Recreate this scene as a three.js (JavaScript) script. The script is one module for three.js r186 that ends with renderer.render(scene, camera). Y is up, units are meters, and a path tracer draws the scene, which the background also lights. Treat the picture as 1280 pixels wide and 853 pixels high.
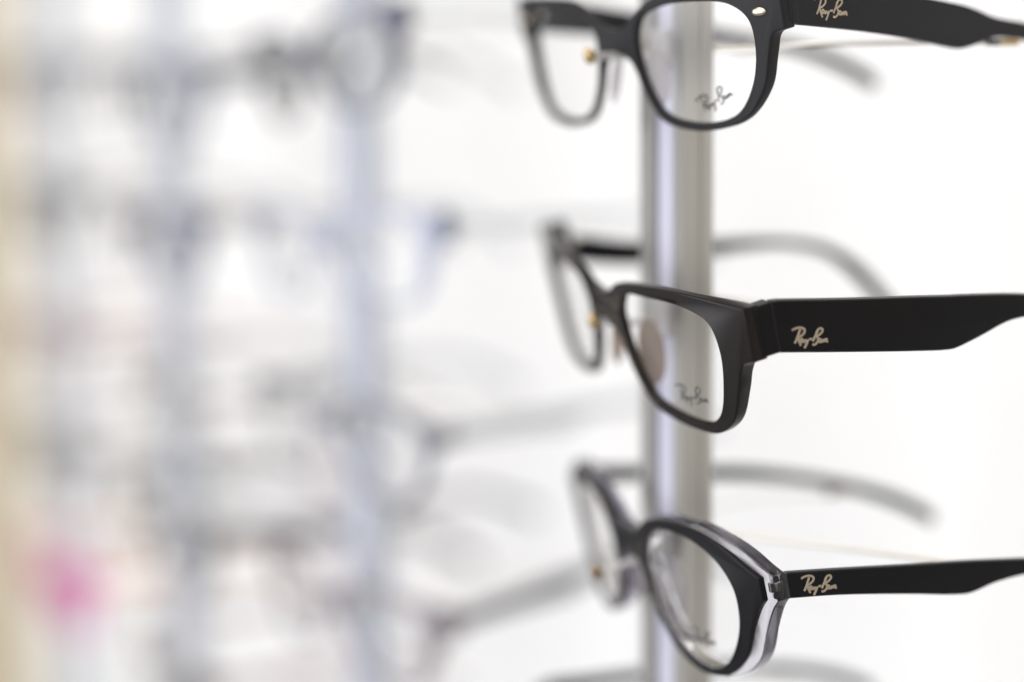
import * as THREE from 'three';
import { RoundedBoxGeometry } from 'three/addons/geometries/RoundedBoxGeometry.js';
import { mergeGeometries, toCreasedNormals } from 'three/addons/utils/BufferGeometryUtils.js';
import { RectAreaLightUniformsLib } from 'three/addons/lights/RectAreaLightUniformsLib.js';

// ---------------------------------------------------------------- camera, light, exposure
// World: X runs along the display wall, Y is up, Z points from the wall into the shop. Metres.
const scene = new THREE.Scene();
scene.background = new THREE.Color().setRGB(0.34, 0.34, 0.35)   // the even glow of the unseen shop;
const camera = new THREE.PerspectiveCamera(2 * Math.atan(426.5 / 2700) * 180 / Math.PI, 1280 / 853, 0.02, 40);
camera.position.set(0.59352, 0.10226, 0.3607);
camera.rotation.order = 'YXZ';
camera.rotation.set(-Math.atan(396.5 / 2700), (90 - 26.9) * Math.PI / 180, -0.6 * Math.PI / 180);
camera.focus = 0.63;
const APERTURE = 0.039;                                        // metres across
camera.userData.fStop = camera.getFocalLength() / 1000 / APERTURE;

const renderer = new THREE.WebGLRenderer({ antialias: true });
renderer.toneMapping = THREE.LinearToneMapping;
renderer.toneMappingExposure = 1.0;
renderer.shadowMap.enabled = true;
RectAreaLightUniformsLib.init();

function areaLight(color, intensity, w, h, [x, y, z], [tx, ty, tz]) {
  const l = new THREE.RectAreaLight(color, intensity, w, h);
  l.position.set(x, y, z); l.lookAt(tx, ty, tz); l.castShadow = true; scene.add(l);
  return l;
}
const LAMPS = [
  // name, label, colour, intensity, width, height, position, target
  ['shop_window', 'large cool daylight shop window facing the display wall', 0xf8faff, 1.93, 3.4, 2.4, [-0.6, 0.0, 2.4], [-0.5, 0, -0.17]],
  ['ceiling_light', 'wide white ceiling light panel over the aisle', 0xfff0de, 2.0, 2.2, 0.9, [0.2, 1.55, 0.85], [0.3, -0.3, -0.05]],
  ['ceiling_light', 'white light panel on the shop side behind the viewer', 0xfffaf2, 1.1, 1.6, 1.6, [2.0, 0.5, 1.7], [0, 0, 0]],
];
for (const [, , c, i, w, h, p, t] of LAMPS) areaLight(c, i, w, h, p, t);

// ---------------------------------------------------------------- helpers
const MM = 0.001;
let seed = 7;
const rnd = () => { seed = (seed * 1664525 + 1013904223) >>> 0; return seed / 4294967296; };
const taken = {};
function numbered(n) { const k = taken[n] = (taken[n] ?? -1) + 1; return k ? `${n}_${String(k).padStart(3, '0')}` : n; }
function tag(o, label, category, group, kind) {
  o.userData.label = label;
  if (category) o.userData.category = category;
  if (group) o.userData.group = group;
  if (kind) o.userData.kind = kind;
  return o;
}
function mesh(name, geo, mat, parent) {
  const m = new THREE.Mesh(geo, mat); m.name = name; m.castShadow = m.receiveShadow = true; parent.add(m); return m;
}
const lin = (r, g, b) => new THREE.Color().setRGB(r, g, b);
function noiseTexture(size, fn, repeat) {
  const d = new Uint8Array(size * size * 4);
  for (let y = 0; y < size; y++) for (let x = 0; x < size; x++) {
    const v = Math.max(0, Math.min(255, fn(x, y) * 255)), i = (y * size + x) * 4; d[i] = d[i + 1] = d[i + 2] = v; d[i + 3] = 255;
  }
  const t = new THREE.DataTexture(d, size, size); t.magFilter = THREE.LinearFilter; t.wrapS = t.wrapT = THREE.RepeatWrapping;
  t.repeat.set(repeat, repeat); t.needsUpdate = true; return t;
}
const fine = noiseTexture(256, () => 0.25 + 0.75 * rnd(), 60);

// ---------------------------------------------------------------- materials
const std = (c, roughness, metalness = 0, more = {}) => new THREE.MeshStandardMaterial({ color: c, roughness, metalness, ...more });
const phys = (o) => new THREE.MeshPhysicalMaterial(o);
const M = {
  wall: std(lin(0.874, 0.876, 0.87), 0.6),
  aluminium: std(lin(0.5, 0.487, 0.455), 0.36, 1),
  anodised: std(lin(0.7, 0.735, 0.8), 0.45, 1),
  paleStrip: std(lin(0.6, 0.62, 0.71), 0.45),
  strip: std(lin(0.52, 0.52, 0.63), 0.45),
  wood: std(lin(0.6, 0.52, 0.37), 0.55),
  plaster: std(lin(0.4, 0.38, 0.345), 0.7),
  matteBlack: phys({ color: lin(0.016, 0.0155, 0.0175), roughness: 0.5, specularIntensity: 0.45, bumpMap: fine, bumpScale: 0.00001 }),
  glossBlack: phys({ color: lin(0.0045, 0.0043, 0.005), roughness: 0.34, specularIntensity: 0.4 }),
  brownBlack: phys({ color: lin(0.0095, 0.007, 0.006), roughness: 0.26, specularIntensity: 0.6 }),
  inkBlack: phys({ color: lin(0.005, 0.005, 0.0065), roughness: 0.36, specularIntensity: 0.4 }),
  crystal: phys({ color: lin(0.93, 0.92, 0.96), roughness: 0.12, transmission: 1, thickness: 0.004, ior: 1.49, attenuationColor: lin(0.7, 0.68, 0.74), attenuationDistance: 0.02 }),
  lens: phys({ color: lin(0.985, 0.985, 0.98), roughness: 0, transmission: 1, thickness: 0, ior: 1.45 }),
  silicone: phys({ color: lin(0.72, 0.7, 0.72), roughness: 0.3, transmission: 0.75, thickness: 0, ior: 1.4 }),
  clearPlastic: phys({ color: lin(0.86, 0.86, 0.86), roughness: 0.25, transmission: 0.5, thickness: 0, ior: 1.45 }),
  gold: std(lin(0.62, 0.46, 0.24), 0.3, 1),
  paleGold: std(lin(0.8, 0.7, 0.54), 0.24, 1),
  silver: std(lin(0.8, 0.78, 0.74), 0.2, 1),
  wire: std(lin(0.82, 0.8, 0.75), 0.3, 1),
  bronze: std(lin(0.3, 0.22, 0.13), 0.35, 1),
  print: std(lin(0.07, 0.07, 0.07), 0.6),
  logo: std(lin(0.46, 0.38, 0.29), 0.4, 0.8),
  rubber: std(lin(0.015, 0.015, 0.015), 0.6),
};
const plastic = (r, g, b, rough = 0.3) => phys({ color: lin(r, g, b), roughness: rough, clearcoat: 0.4, clearcoatRoughness: 0.2 });
const tinted = (r, g, b) => phys({ color: lin(r, g, b), roughness: 0.2, transmission: 0.6, thickness: 0, ior: 1.45 });

// ---------------------------------------------------------------- curves
const V2 = (a) => new THREE.Vector2(a[0], a[1]);
function spline(points, closed, per) {
  const c = new THREE.CatmullRomCurve3(points.map((p) => new THREE.Vector3(p[0], p[1], 0)), closed, 'centripetal');
  const n = (closed ? points.length : points.length - 1) * per;
  const out = []; for (let i = 0; i < n; i++) { const p = c.getPoint(i / n); out.push([p.x, p.y]); }
  return out;
}
// closed outline; a third entry 1 marks a corner
function outline(points, per) {
  const k = points.findIndex((p) => p[2]);
  if (k < 0) return spline(points, true, per);
  const r = [...points.slice(k), ...points.slice(0, k)]; r.push(r[0]);
  const out = []; let run = [r[0]];
  for (let i = 1; i < r.length; i++) { run.push(r[i]); if (r[i][2]) { out.push(...(run.length > 2 ? spline(run, false, per) : [run[0]])); run = [r[i]]; } }
  return out;
}
const mirror = (pts) => pts.map((p) => [-p[0], p[1], p[2]]).reverse();
const BEND = 460;                                              // face form: z -= x*x / 460 (mm)
function bend(geo, dz = 0, taper = 1) {
  const p = geo.attributes.position, n = geo.attributes.normal;
  for (let i = 0; i < p.count; i++) {
    const x = p.getX(i), a = Math.abs(x), t = Math.min(1, Math.max(0, (a - 50) / 17)), f = taper + (1 - taper) * t * t * (3 - 2 * t);
    p.setZ(i, p.getZ(i) * f - x * x / BEND + dz);
    if (n) { const v = new THREE.Vector3(n.getX(i) + 2 * x / BEND * n.getZ(i), n.getY(i), n.getZ(i)).normalize(); n.setXYZ(i, v.x, v.y, v.z); }
  }
  return geo;
}
const toMetres = (g) => g.scale(MM, MM, MM);
const smooth = (g, a = 0.6) => toCreasedNormals(g, a);

// ---------------------------------------------------------------- the three frame styles (mm, half frames, x from the bridge outwards)
const STYLES = {
  square: {
    inner: [[13.5, 14.5], [24, 17.8], [40, 18.6], [53, 17], [59.5, 12], [61, 3], [58.5, -8], [52, -16.6], [42, -19.5], [30, -19.6], [19.5, -16.6], [13, -8.5], [10, 2], [10.4, 9.5]],
    outer: [[0, 10.6], [6, 11.6], [12, 15.8], [22, 20], [40, 21.3], [56, 21.5], [70.5, 21, 1], [71, 8, 1], [66.8, 6.6], [64.8, 1], [61.8, -9], [54.2, -17.9], [43, -21.1], [30, -21.2], [18.8, -18.1], [11.8, -9.3], [8, -1], [4.5, 2], [0, 2.8]],
    depth: 2.8, bevel: 0.8, hinge: [70, 14, -6], end: [8.8, 20.6],
  },
  rectangle: {
    inner: [[12, 11.5], [15, 14.4], [30, 16], [47, 15.4], [55.5, 12.4], [58.2, 5], [57, -5], [53, -14.4], [45.6, -18.1], [30, -17.6], [20, -14.6], [14, -7], [10.6, 3], [10.4, 8.5]],
    outer: [[0, 12.6], [6, 13.6], [12, 16.6], [30, 18.8], [50, 19], [69.6, 17.6, 1], [69.8, 3.2, 1], [66, 2.2], [64, -0.6], [62, -6], [57.6, -15], [51, -19.3], [44, -20.1], [30, -19.2], [19.1, -16.3], [12.3, -8.4], [8.2, -1], [4, 2.5], [0, 3.4]],
    depth: 3.0, bevel: 0.6, hinge: [69, 10.5, -8], end: [3.6, 17.2],
  },
  round: {
    inner: [[12.4, 9], [18, 15], [28, 17.6], [40, 17], [50, 13], [55.5, 6], [55.6, -3], [51.8, -11.5], [45.6, -18], [38, -21], [30, -20.6], [21, -16.6], [14.5, -9], [11.6, 0]],
    outer: [[0, 10.8], [7, 12.2], [15, 17.2], [27, 20], [42, 20], [54, 17], [62, 12.8], [66, 10.9, 1], [66.2, 4.6, 1], [64, 2.2], [60.2, -4], [55.8, -12.8], [47.8, -19.7], [38.6, -22.4], [29.2, -22], [19.6, -17.8], [13, -9.8], [9.8, -2], [5.4, 3.2], [0, 4.6]],
    depth: 0.9, bevel: 0.4, hinge: [67.4, 7.4, -6.4], end: [4, 11],
  },
};
const cache = {};
function memo(key, make) { return cache[key] ??= make(); }
function frontGeometry(style, per, depth, grow = 0, z0 = 0, thin = 0) {
  return memo(`front ${style} ${per} ${depth} ${grow} ${z0} ${thin}`, () => {
    const S = STYLES[style];
    const half = S.outer, all = [...half, ...mirror(half).slice(1, -1)];
    let out = outline(all, per);
    if (thin) out = out.map(([x, y]) => { const s = Math.sign(x) || 1; return Math.abs(x) > 9 && Math.abs(x) < 62 ? [x - thin * 0.0 * s, y > 0 ? y - thin : y + thin] : [x, y]; });
    if (grow) out = out.map(([x, y]) => { const cx = Math.sign(x) * 34; return Math.abs(x) > 40 ? [x + Math.sign(x) * grow * Math.min(1, (Math.abs(x) - 40) / 18), y + 0.25 * grow * Math.max(-1, Math.min(1, (y - 4) / 10))] : [x, y]; });
    const shape = new THREE.Shape(out.map(V2));
    const hole = outline(S.inner, per);
    shape.holes.push(new THREE.Path(hole.map(V2)), new THREE.Path(mirror(hole).map(V2)));
    const b = S.bevel;
    const g = new THREE.ExtrudeGeometry(shape, { depth: depth, bevelEnabled: true, bevelThickness: b, bevelSize: b * 0.8, bevelOffset: -b * 0.8, bevelSegments: 3, curveSegments: 1 });
    g.translate(0, 0, -depth - b + z0);
    return toMetres(bend(smooth(g, 0.5), 0, z0 ? 1 : 0.55));
  });
}
function lensGeometry(style, side) {
  return memo(`lens ${style} ${side}`, () => {
    let o = outline(STYLES[style].inner, 5); if (side < 0) o = mirror(o);
    const cx = o.reduce((a, p) => a + p[0], 0) / o.length, cy = o.reduce((a, p) => a + p[1], 0) / o.length;
    const rings = 9, pos = [cx, cy, 0], idx = [], n = o.length;
    for (let r = 1; r <= rings; r++) for (const [x, y] of o) pos.push(cx + (x - cx) * 1.006 * r / rings, cy + (y - cy) * 1.006 * r / rings, 0);
    for (let i = 0; i < n; i++) idx.push(0, 1 + (i + 1) % n, 1 + i);
    for (let r = 0; r < rings - 1; r++) for (let i = 0; i < n; i++) {
      const a = 1 + r * n + i, b = 1 + r * n + (i + 1) % n; idx.push(a, b, a + n, b, b + n, a + n);
    }
    const g = new THREE.BufferGeometry(); g.setAttribute('position', new THREE.Float32BufferAttribute(pos, 3)); g.setIndex(idx);
    bend(g, -1.6); toMetres(g); g.computeVertexNormals(); return g;
  });
}
// temple seen from its side: [length along it, bottom, top] in mm relative to the hinge
const TEMPLES = {
  wayfarer: [[0, -5.6, 6.6], [12, -5.9, 6.5], [30, -6.6, 5.8], [48, -8, 5], [62, -9.7, 3.9], [66, -10.0, 3.5], [72, -8.6, 2.4], [80, -6.0, 0.4], [95, -6.2, -0.8], [108, -8.6, -2.6], [122, -14.5, -7], [138, -23, -14], [150, -29, -20.5]],
  wide: [[0, -6.9, 6.7], [20, -7.0, 6.9], [40, -7.0, 7.4], [50.5, -6.8, 7.6], [53, -6.4, 7.7], [60, -3.4, 7.9], [70, 1.2, 8], [85, 2.4, 7.4], [98, 1, 5.6], [110, -4.5, 0.6], [120, -12, -6], [128, -20, -13.5]],
  slim: [[0, -3.6, 3.4], [15, -3.5, 3.5], [35, -4.4, 3.5], [50, -5.4, 3.6], [54, -5.2, 3.6], [62, -2.6, 3.5], [75, -0.6, 3.2], [92, -1.4, 2.2], [106, -5.2, -1], [120, -12.4, -7.2], [134, -20.6, -14.6]],
  thin: [[0, -2.4, 2.4], [30, -2.2, 2.2], [80, -2, 2], [98, -3.4, 1], [115, -11, -5.5], [134, -22, -15]],
};
TEMPLES.wide_far = [[0, -6.6, 1.6], [20, -6.8, 0.6], [42, -3.4, 2], [56, -0.2, 3.4], [70, 1.6, 4.2], [84, -0.4, 3], [95, -7.4, -1.8], [108, -19, -13]];
TEMPLES.slim_far = [[0, -0.6, 4.2], [28, -1.2, 3], [51, -2.2, 2], [70, -4.2, -0.8], [88, -8.4, -4.6], [102, -13.6, -9], [112, -18.8, -14]];
TEMPLES.wayfarer_far = [[0, -5.6, 6.6], [12, -5.4, 6], [30, -5, 5], [60, -4.6, 3], [88, -3.6, 0.8], [102, -4.2, 0], [116, -7, -2.2], [128, -10.6, -5.4], [138, -14.6, -9.4]];
function templeGeometry(kind, thick) {
  return memo(`temple ${kind} ${thick}`, () => {
    const T = TEMPLES[kind];
    const top = spline(T.map((p) => [p[0], p[2]]), false, 5), bot = spline(T.map((p) => [p[0], p[1]]), false, 5);
    const l = T[T.length - 1];
    const tip = []; const cy = (l[1] + l[2]) / 2, r = (l[2] - l[1]) / 2;
    for (let k = 0; k <= 8; k++) { const a = Math.PI / 2 - Math.PI * k / 8; tip.push([l[0] + Math.cos(a) * r * 0.7, cy + Math.sin(a) * r - Math.cos(a) * r * 0.3]); }
    const shape = new THREE.Shape([[-2.2, T[0][2] - 0.3], ...top, ...tip, ...bot.reverse(), [-2.2, T[0][1] + 0.3]].map(V2));
    const b = Math.min(0.8, thick * 0.3);
    const g = new THREE.ExtrudeGeometry(shape, { depth: thick - 2 * b, bevelEnabled: true, bevelThickness: b, bevelSize: b, bevelOffset: -b, bevelSegments: 3 });
    g.translate(0, 0, -(thick - 2 * b) / 2).rotateY(Math.PI / 2);
    return smooth(toMetres(g), 0.5);
  });
}

// ---------------------------------------------------------------- the script lettering, as strokes (unit: full width 46)
const STROKES = [
  [[0.3, 20.5], [3, 22.2], [8, 23.4], [13, 23], [16, 20.8], [15.6, 17.6], [12.6, 14.6], [8.4, 12.4]],
  [[10.4, 21.6], [8.8, 16], [7.2, 10.6], [5.2, 6]],
  [[8.6, 12.6], [10, 8.6], [13, 3.2]],
  [[14.8, 10.6], [12.6, 10.8], [11.6, 8.8], [13, 7.4], [15, 9], [15.4, 10.4], [16, 7.4], [17.4, 7.8]],
  [[17.6, 10.6], [18.4, 8], [20.4, 8.4], [21.6, 10.6], [20, 5.4], [17.8, 0.4]],
  [[22.6, 10.4], [26.4, 10.9]],
  [[32.6, 20.6], [30, 14], [27.4, 8]],
  [[30.6, 17.6], [33.4, 21.8], [36.4, 22.6], [38.4, 20.4], [36.4, 16.8], [32, 13.4], [34, 10.6], [33, 6.8], [29.6, 4.2], [27, 4.8]],
  [[37.4, 10.6], [35.4, 10.4], [35, 8], [36.8, 7.2], [38.4, 9.2], [38.6, 10.6], [38.8, 7.6], [40.2, 7.4]],
  [[40.2, 7.4], [41.2, 10.4], [41.8, 7.4], [43, 10], [44.4, 10.4], [45, 7.6], [46.4, 7.8]],
];
const letteringGeometry = (width, weight, tilt = 0) => memo(`lettering ${width} ${weight} ${tilt}`, () => {
  const s = width / 46;
  const parts = STROKES.map((st) => {
    const c = new THREE.CatmullRomCurve3(st.map(([x, y]) => new THREE.Vector3((x - 23) * s, (y - 12) * s, 0)), false, 'centripetal');
    return new THREE.TubeGeometry(c, st.length * 4, weight, 6, false);
  });
  const g = mergeGeometries(parts); g.scale(1, 1, 0.35); g.rotateZ(tilt); return toMetres(g);
});

// ---------------------------------------------------------------- one pair of glasses
const UPX = new THREE.Vector3(1, 0, 0);
function box(w, h, d, r, x, y, z) { return new RoundedBoxGeometry(w, h, d, 3, r).translate(x, y, z); }
function glasses(o) {
  const S = STYLES[o.style], g = new THREE.Group();
  g.name = numbered('eyeglasses'); scene.add(g);
  g.position.set(...o.at); g.rotation.order = 'YXZ';
  g.rotation.set(...[o.turn[1], o.turn[0], o.turn[2]].map((a) => a * Math.PI / 180)); g.scale.setScalar(o.size ?? 1);
  tag(g, o.label, 'eyeglasses', o.group);
  const per = o.near ? 8 : 4;
  const depth = o.depth ?? S.depth;
  const front = mesh('frame_front', frontGeometry(o.style, per, depth, 0, 0, o.thin ?? 0), o.front, g);
  let back = depth + 2 * S.bevel;
  if (o.backing) { mesh('backing_layer', frontGeometry(o.style, per, 2.8, 3.2, -back - 0.05), o.backing, front); back += 2.8 + 2 * S.bevel; }
  for (const side of [1, -1]) {
    const l = mesh('lens', lensGeometry(o.style, side), o.lens ?? M.lens, g);
    if (side > 0 && o.print) {
      const p = mesh('lens_print', letteringGeometry(o.print.width, 0.3, o.print.tilt), M.print, l);
      const [x, y] = o.print.at;
      p.position.set(x * MM, y * MM, (-x * x / BEND - 1.05) * MM); p.rotation.y = Math.atan(2 * x / BEND); p.scale.y = 0.82;
    }
    // end piece, hinge, temple
    const [hx, hy, hz] = S.hinge, zb = -hx * hx / BEND;
    const z1 = zb - back + (o.backing ? 0.4 : 1.2), z2 = zb + hz - 0.15;
    const ew = o.backing ? 5.4 : 5.2;
    const e = mesh('end_piece', toMetres(box(ew, S.end[1] - S.end[0], Math.max(1, z1 - z2), Math.min(0.7, (z1 - z2) / 3), side * (hx + 1.35 - ew / 2), (S.end[0] + S.end[1]) / 2, (z1 + z2) / 2)), o.backing ?? o.side ?? o.front, g);
    if (o.near) {
      const pin = new THREE.CylinderGeometry(1, 1, 3.4, 14).translate(side * (hx - 2.6), hy, zb + hz - 0.2);
      const leaf = box(1, 2.6, 7, 0.3, side * (hx - 2.2), hy, zb + hz - 0.5);
      mesh('hinge', toMetres(mergeGeometries([pin.toNonIndexed(), leaf])), M.silver, g);
    }
    const kind = side < 0 ? (o.farTemple ?? o.temple) : o.temple;
    const t = mesh('temple', templeGeometry(kind, o.thick ?? 3.2), o.arm ?? o.front, g);
    t.position.set(side * (hx - 0.55) * MM, hy * MM, (zb + hz - 0.35) * MM);
    t.rotation.order = 'YXZ'; t.rotation.set(-(side > 0 ? o.drop[0] : o.drop[1]) * Math.PI / 180, side < 0 ? -(o.farSplay ?? (o.near ? 10 : 0)) * Math.PI / 180 : 0, 0);
    if (o.near && o.logo) {
      const q = mesh('temple_lettering', letteringGeometry(o.logo.width, 0.34), M.logo, t);
      q.rotation.y = side * Math.PI / 2; q.position.set(side * (o.thick ?? 3.2) / 2 * MM, o.logo.y * MM, -o.logo.l * MM);
      if (side < 0) q.position.y = o.logo.y * MM;
    }
    if (o.rivet) {
      const r = mesh('rivet', memo('rivet', () => toMetres(new THREE.SphereGeometry(1, 24, 14).scale(2.6, 1.35, 0.9))), M.paleGold, front);
      r.position.set(side * o.rivet[0] * MM, o.rivet[1] * MM, (-(o.rivet[0] ** 2) / BEND + 0.1) * MM); r.rotation.y = side * Math.atan(2 * o.rivet[0] / BEND);
    }
    if (o.near) {
      // nose pad on its little arm, behind the nasal edge of the rim
      const pad = new THREE.SphereGeometry(1, 20, 14).scale(1.1, 9.2, 3.8); pad.rotateZ(side * 0.26); pad.rotateY(side * -0.55); pad.translate(side * 11.4, -5.4, -7.2);
      mesh('nose_pad', toMetres(pad), o.pad ?? M.silicone, g);
    }
  }
  g.updateMatrixWorld(true);
  return g;
}

// ---------------------------------------------------------------- the setting
const wall = new THREE.Mesh(new THREE.BoxGeometry(2.48, 3, 0.03).translate(-0.96, 0.2, -0.2), M.wall);
wall.name = 'wall'; wall.receiveShadow = wall.castShadow = true; scene.add(wall); tag(wall, 'smooth white display wall behind the posts', 'wall', null, 'structure');

const return_wall = new THREE.Mesh(new THREE.BoxGeometry(1.6, 3, 0.05).translate(1.081, 0.2, -0.2), M.plaster);
return_wall.name = 'plaster_wall'; return_wall.receiveShadow = return_wall.castShadow = true; scene.add(return_wall); tag(return_wall, 'plain beige wall beside the white display wall', 'wall', null, 'structure');

// ---------------------------------------------------------------- display posts with their wire holders
const PITCH = 0.257, FOURTH = -0.738;
const postX = (k) => (k === 3 ? FOURTH : -PITCH * k);
function postGeometry() {
  const W = 13.5, D = 5.5, gx0 = -5.2, gx1 = 7.0;              // section in X (right) and Z (shop side), mm
  const p = [[-W, -D], [W, -D], [W, -1.5], [W - 0.7, -1.2], [W - 0.7, 0.2], [W, 0.5], [W, D], [gx1, D], [gx1, D - 3.2], [gx0, D - 3.2], [gx0, D], [-W, D]];
  const s = new THREE.Shape(p.map(([x, z]) => new THREE.Vector2(x, -z)));
  const g = new THREE.ExtrudeGeometry(s, { depth: 1500, bevelEnabled: true, bevelThickness: 0.4, bevelSize: 0.4, bevelOffset: -0.4, bevelSegments: 2 });
  g.rotateX(-Math.PI / 2).translate(0, -900, 0);
  return smooth(toMetres(g), 0.4);
}
const pg = postGeometry(), stripG = toMetres(new THREE.BoxGeometry(9.6, 1496, 1.4).translate(0.4, -150, 3.2));
const bracketG = toMetres(new THREE.BoxGeometry(16, 24, 179).translate(0, 0, -95.2));
function post(k, label) {
  const g = new THREE.Group(); g.name = numbered('display_post'); g.position.set(postX(k), 0, 0); scene.add(g);
  tag(g, label, 'display post', 'aluminium posts along the wall');
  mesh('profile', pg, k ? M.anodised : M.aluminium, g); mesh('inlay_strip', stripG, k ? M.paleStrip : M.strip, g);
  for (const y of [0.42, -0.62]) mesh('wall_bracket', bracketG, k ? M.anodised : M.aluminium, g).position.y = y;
  return g;
}
const posts = [
  post(0, 'aluminium display post carrying the black eyeglasses with lettered temples'),
  post(1, 'aluminium display post carrying the clear blue and grey eyeglasses'),
  post(2, 'aluminium display post carrying the navy and dark brown eyeglasses'),
  post(3, 'aluminium display post carrying the pink eyeglasses, beside the beige panel'),
];
// the holder of one pair: a nose rest on the post and two wires that spread out under the temples
const tmp = new THREE.Vector3();
function holder(k, pair, o) {
  const P = posts[k], h = new THREE.Group(); h.name = 'holder'; P.add(h);
  const x0 = postX(k), y0 = o.at[1] + 0.004;
  const clip = mesh('clip', memo('clip', () => toMetres(box(9, 13, 5, 1, 0.4, 0, 4.6))), M.clearPlastic, h); clip.position.y = y0;
  const b = pair.localToWorld(tmp.set(0, 0.0016, -0.0045)).clone(); b.x -= x0;
  const f0 = pair.localToWorld(tmp.set(0, ...(o.knobAt ?? [0.004, 0.01]))).clone(); f0.x -= x0;
  const dir = new THREE.CatmullRomCurve3([new THREE.Vector3(0.0004, y0 - 0.002, 0.006), b, f0]);
  const rest = mesh('nose_rest', new THREE.TubeGeometry(dir, 20, 0.0012, 10), M.clearPlastic, h);
  if (o.near) {
    const knob = mesh('knob', memo('knob', () => toMetres(new THREE.CapsuleGeometry(1.9, 1.6, 6, 14))), o.knob ?? M.gold, h);
    knob.position.copy(f0); knob.rotation.x = 0.4;
  }
  const S = STYLES[o.style];
  for (const side of [1, -1]) {
    const kind = side < 0 ? (o.farTemple ?? o.temple) : o.temple, T = TEMPLES[kind], L = o.reach ?? 84;
    let j = T.findIndex((p) => p[0] >= L); if (j < 1) j = T.length - 1;
    const f = (L - T[j - 1][0]) / (T[j][0] - T[j - 1][0]), bot = T[j - 1][1] + f * (T[j][1] - T[j - 1][1]);
    const t = pair.children.filter((c) => c.name === 'temple')[side > 0 ? 0 : 1];
    const [wx, wy] = o.wireEnd ?? [0.001, bot - 1.1];
    const e = t.localToWorld(tmp.set(side * wx, wy * MM, -L * MM)).clone(); e.x -= x0;
    const ys = y0 + (o.wireRise ?? 0.006);
    const s = new THREE.Vector3(side * 0.0118, ys, -0.0065), m = s.clone().lerp(e, 0.5); m.y += 0.0008; m.x += side * 0.004;
    const c = new THREE.CatmullRomCurve3([new THREE.Vector3(side * 0.009, ys, -0.005), s, m, e]);
    mesh('wire', new THREE.TubeGeometry(c, 28, 0.0008, 8), M.wire, h);
    if (o.near && !o.wireEnd) {
      const q = new THREE.Quaternion().setFromUnitVectors(new THREE.Vector3(0, 1, 0), e.clone().sub(m).normalize());
      const sleeve = mesh('sleeve', memo('sleeve', () => toMetres(new THREE.CylinderGeometry(1.05, 1.05, 4, 12).translate(0, -3, 0))), M.rubber, h);
      sleeve.position.copy(e); sleeve.quaternion.copy(q);
      const cap = mesh('end_cap', memo('cap', () => toMetres(new THREE.CapsuleGeometry(1.1, 5, 5, 12).translate(0, 2, 0))), M.gold, h);
      cap.position.copy(e); cap.quaternion.copy(q);
    }
  }
}

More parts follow.
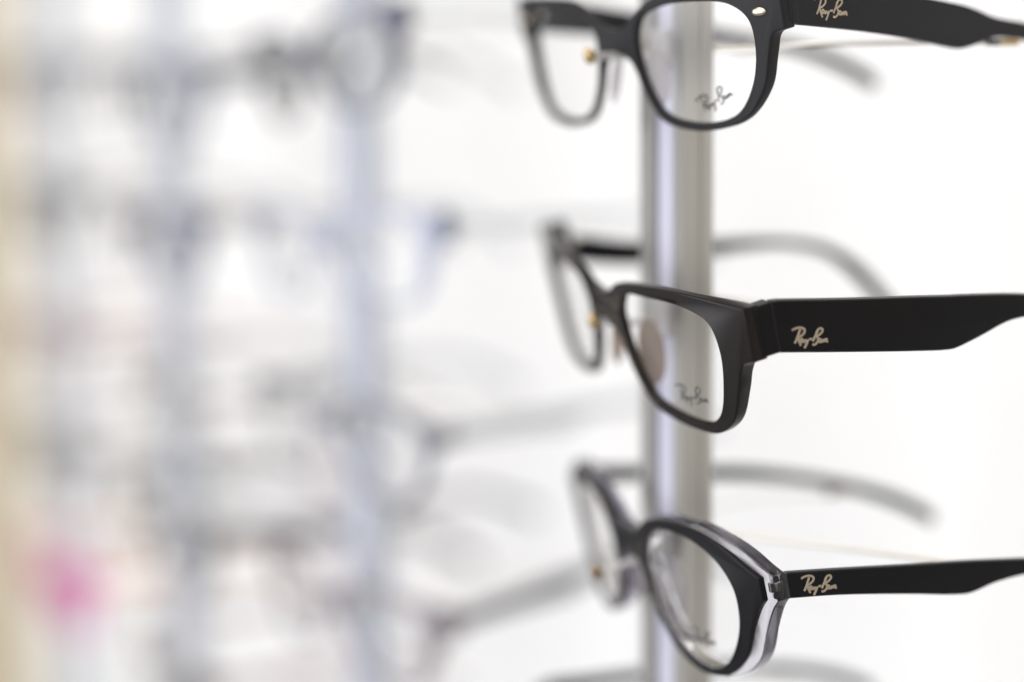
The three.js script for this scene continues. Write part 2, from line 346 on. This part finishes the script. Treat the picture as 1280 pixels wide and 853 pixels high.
// ---------------------------------------------------------------- the eyeglasses
const SHARP = null;
const specs = [
  // first post
  { post: 0, near: true, style: 'square', front: M.matteBlack, temple: 'wayfarer', farTemple: 'wayfarer_far', at: [-0.002, 0.0897, 0.0204], turn: [5.58, 8.81, 0.68], size: 0.992, drop: [12, 14.5], thick: 3.6, rivet: [63.2, 13.6],
    print: { at: [41.5, -12.2], width: 15, tilt: 0.42 }, logo: { l: 12.2, y: -0.6, width: 13.2 }, reach: 84, wireRise: 0,
    label: 'matte black square eyeglasses with an oval metal rivet, topmost on its post' },
  { post: 0, near: true, style: 'rectangle', front: M.brownBlack, side: M.glossBlack, arm: M.glossBlack, temple: 'wide', farTemple: 'wide_far', at: [0.001, 0.0048, 0.0257], turn: [-7.08, 13.96, -4.1], size: 1.137, drop: [17, 18], thick: 3.4,
    print: { at: [40, -11], width: 14.5, tilt: 0.12 }, logo: { l: 9.4, y: -3.0, width: 10.6 }, reach: 44, wireEnd: [-0.0026, -1], knobAt: [0.0045, 0.0035], pad: phys({ color: lin(0.6, 0.52, 0.46), roughness: 0.3, transmission: 0.75, thickness: 0, ior: 1.4 }),
    label: 'glossy brown-black rectangular eyeglasses with wide flat temples' },
  { post: 0, near: true, style: 'round', front: M.inkBlack, backing: M.crystal, arm: M.inkBlack, temple: 'slim', farTemple: 'slim_far', at: [0.0046, -0.0717, 0.0195], turn: [-7.28, 11.48, -0.63], size: 1.14, drop: [14, 12], thick: 2.8, knob: M.bronze, knobAt: [0.0015, 0.0105],
    print: { at: [35, -12.6], width: 12, tilt: 0.1 }, logo: { l: 8.4, y: -0.3, width: 10.4 }, reach: 80,
    label: 'rounded eyeglasses with black front, clear crystal backing and slim black temples' },
  { post: 0, style: 'round', front: plastic(0.16, 0.16, 0.17), arm: plastic(0.05, 0.05, 0.055), temple: 'slim', farTemple: 'slim_far', farSplay: 8, at: [0.002, -0.15, 0.03], turn: [-4, 12, -2], size: 1.1, drop: [12, 8],
    label: 'grey eyeglasses with dark temples under the crystal backed pair' },
  // second post
  { post: 1, style: 'square', front: tinted(0.2, 0.2, 0.28), side: tinted(0.3, 0.32, 0.36), arm: tinted(0.75, 0.78, 0.78), lens: phys({ color: lin(0.82, 0.82, 0.8), roughness: 0, transmission: 1, thickness: 0, ior: 1.45 }), temple: 'thin', at: [-PITCH - 0.012, 0.083, 0.02], turn: [6, 9, 6], drop: [9, 10], thin: 0.8, label: 'dark navy square eyeglasses with smoky lenses and pale temples' },
  { post: 1, style: 'rectangle', front: tinted(0.66, 0.69, 0.78), side: plastic(0.03, 0.06, 0.15), arm: tinted(0.82, 0.84, 0.86), temple: 'thin', at: [-PITCH, 0.006, 0.02], turn: [11, 8, 2], drop: [9, 9], size: 1.05, label: 'clear bluish eyeglasses with blue hinge corners' },
  { post: 1, style: 'round', front: tinted(0.36, 0.37, 0.42), side: plastic(0.08, 0.08, 0.1), arm: tinted(0.72, 0.74, 0.76), temple: 'slim', at: [-PITCH, -0.073, 0.02], turn: [11, 10, -1], drop: [9, 9], size: 1.08, label: 'smoky grey translucent round eyeglasses below the blue cornered pair' },
  { post: 1, style: 'rectangle', front: tinted(0.5, 0.47, 0.5), arm: plastic(0.1, 0.1, 0.12), temple: 'slim', at: [-PITCH, -0.152, 0.02], turn: [8, 8, -2], drop: [0, 3], size: 1.08, label: 'mauve grey eyeglasses with charcoal temples, lowest on its post' },
  // third post
  { post: 2, style: 'square', front: plastic(0.12, 0.13, 0.18), arm: plastic(0.02, 0.022, 0.05), temple: 'slim', at: [-2 * PITCH, 0.062, 0.02], turn: [4, 9, -2], drop: [3, 6], label: 'slate eyeglasses with dark navy temples, topmost on its post' },
  { post: 2, style: 'rectangle', front: plastic(0.06, 0.06, 0.12), arm: tinted(0.7, 0.66, 0.64), temple: 'thin', at: [-2 * PITCH, -0.012, 0.02], turn: [3, 9, 3], drop: [8, 9], label: 'dark navy rectangular eyeglasses with pale temples' },
  { post: 2, style: 'round', front: tinted(0.5, 0.48, 0.46), arm: tinted(0.7, 0.68, 0.66), temple: 'slim', at: [-2 * PITCH, -0.095, 0.02], turn: [0, 8, -2], drop: [8, 8], label: 'pale taupe translucent round eyeglasses' },
  { post: 2, style: 'square', front: plastic(0.025, 0.017, 0.015), arm: plastic(0.03, 0.024, 0.024), temple: 'wayfarer', at: [-2 * PITCH, -0.17, 0.02], turn: [3, 8, -2], drop: [12, 10], label: 'dark brown square eyeglasses with thick brown temples' },
  { post: 2, style: 'rectangle', front: plastic(0.12, 0.1, 0.09), arm: tinted(0.6, 0.5, 0.46), temple: 'slim', at: [-2 * PITCH, -0.25, 0.02], turn: [-2, 8, 0], drop: [9, 9], label: 'grey brown rectangular eyeglasses under the dark brown pair' },
  // fourth post
  { post: 3, style: 'rectangle', front: plastic(0.16, 0.16, 0.19), arm: tinted(0.62, 0.62, 0.62), temple: 'slim', at: [FOURTH, 0.068, 0.02], turn: [2, 9, 0], drop: [8, 8], label: 'grey rectangular eyeglasses, topmost on the post beside the beige panel' },
  { post: 3, style: 'square', front: plastic(0.07, 0.07, 0.085), arm: tinted(0.6, 0.6, 0.6), temple: 'slim', at: [FOURTH, -0.014, 0.02], turn: [-3, 9, 0], drop: [8, 8], label: 'charcoal square eyeglasses below the grey rectangular pair' },
  { post: 3, style: 'round', front: plastic(0.22, 0.1, 0.12), arm: tinted(0.7, 0.56, 0.54), temple: 'slim', at: [FOURTH, -0.094, 0.02], turn: [2, 8, 0], drop: [8, 8], thin: 0.9, label: 'wine red round eyeglasses with rosy temples' },
  { post: 3, style: 'rectangle', front: plastic(0.12, 0.12, 0.13), arm: tinted(0.66, 0.62, 0.58), temple: 'slim', at: [FOURTH, -0.168, 0.02], turn: [0, 8, 0], drop: [8, 8], label: 'mid grey rectangular eyeglasses above the pink pair' },
  { post: 3, style: 'square', front: plastic(0.7, 0.015, 0.33), lens: phys({ color: lin(0.95, 0.45, 0.75), roughness: 0, transmission: 1, thickness: 0, ior: 1.45 }), arm: tinted(0.9, 0.62, 0.4), temple: 'slim', at: [FOURTH, -0.25, 0.02], turn: [0, 8, 0], drop: [8, 8], label: 'bright pink eyeglasses with pink lenses and pale orange temples' },
];
for (const o of specs) { o.group = 'eyeglasses on the display posts'; const g = glasses(o); holder(o.post, g, o); }

// ---------------------------------------------------------------- beige panel that ends the display, lamps outside the frame
const panel = new THREE.Mesh(new RoundedBoxGeometry(0.03, 2.6, 0.34, 2, 0.003).translate(-1.62, 0.1, -0.012), M.wood);
panel.name = 'side_panel'; panel.castShadow = panel.receiveShadow = true; scene.add(panel); tag(panel, 'beige wooden panel closing the far end of the display', 'panel');
for (const [name, label, c, i, w, h, p, t] of LAMPS) {
  const g = new THREE.Group(); g.name = numbered(name); scene.add(g); g.position.set(...p); g.lookAt(...t); tag(g, label, name === 'shop_window' ? 'window' : 'ceiling light');
  mesh('frame', new RoundedBoxGeometry(w + 0.1, h + 0.1, 0.05, 2, 0.01).translate(0, 0, -0.04), M.wall, g);
  mesh(name === 'shop_window' ? 'pane' : 'diffuser', new THREE.PlaneGeometry(w, h).translate(0, 0, -0.01), new THREE.MeshStandardMaterial({ color: 0xffffff, emissive: c, emissiveIntensity: 0.6, roughness: 0.8 }), g);
}
renderer.render(scene, camera);
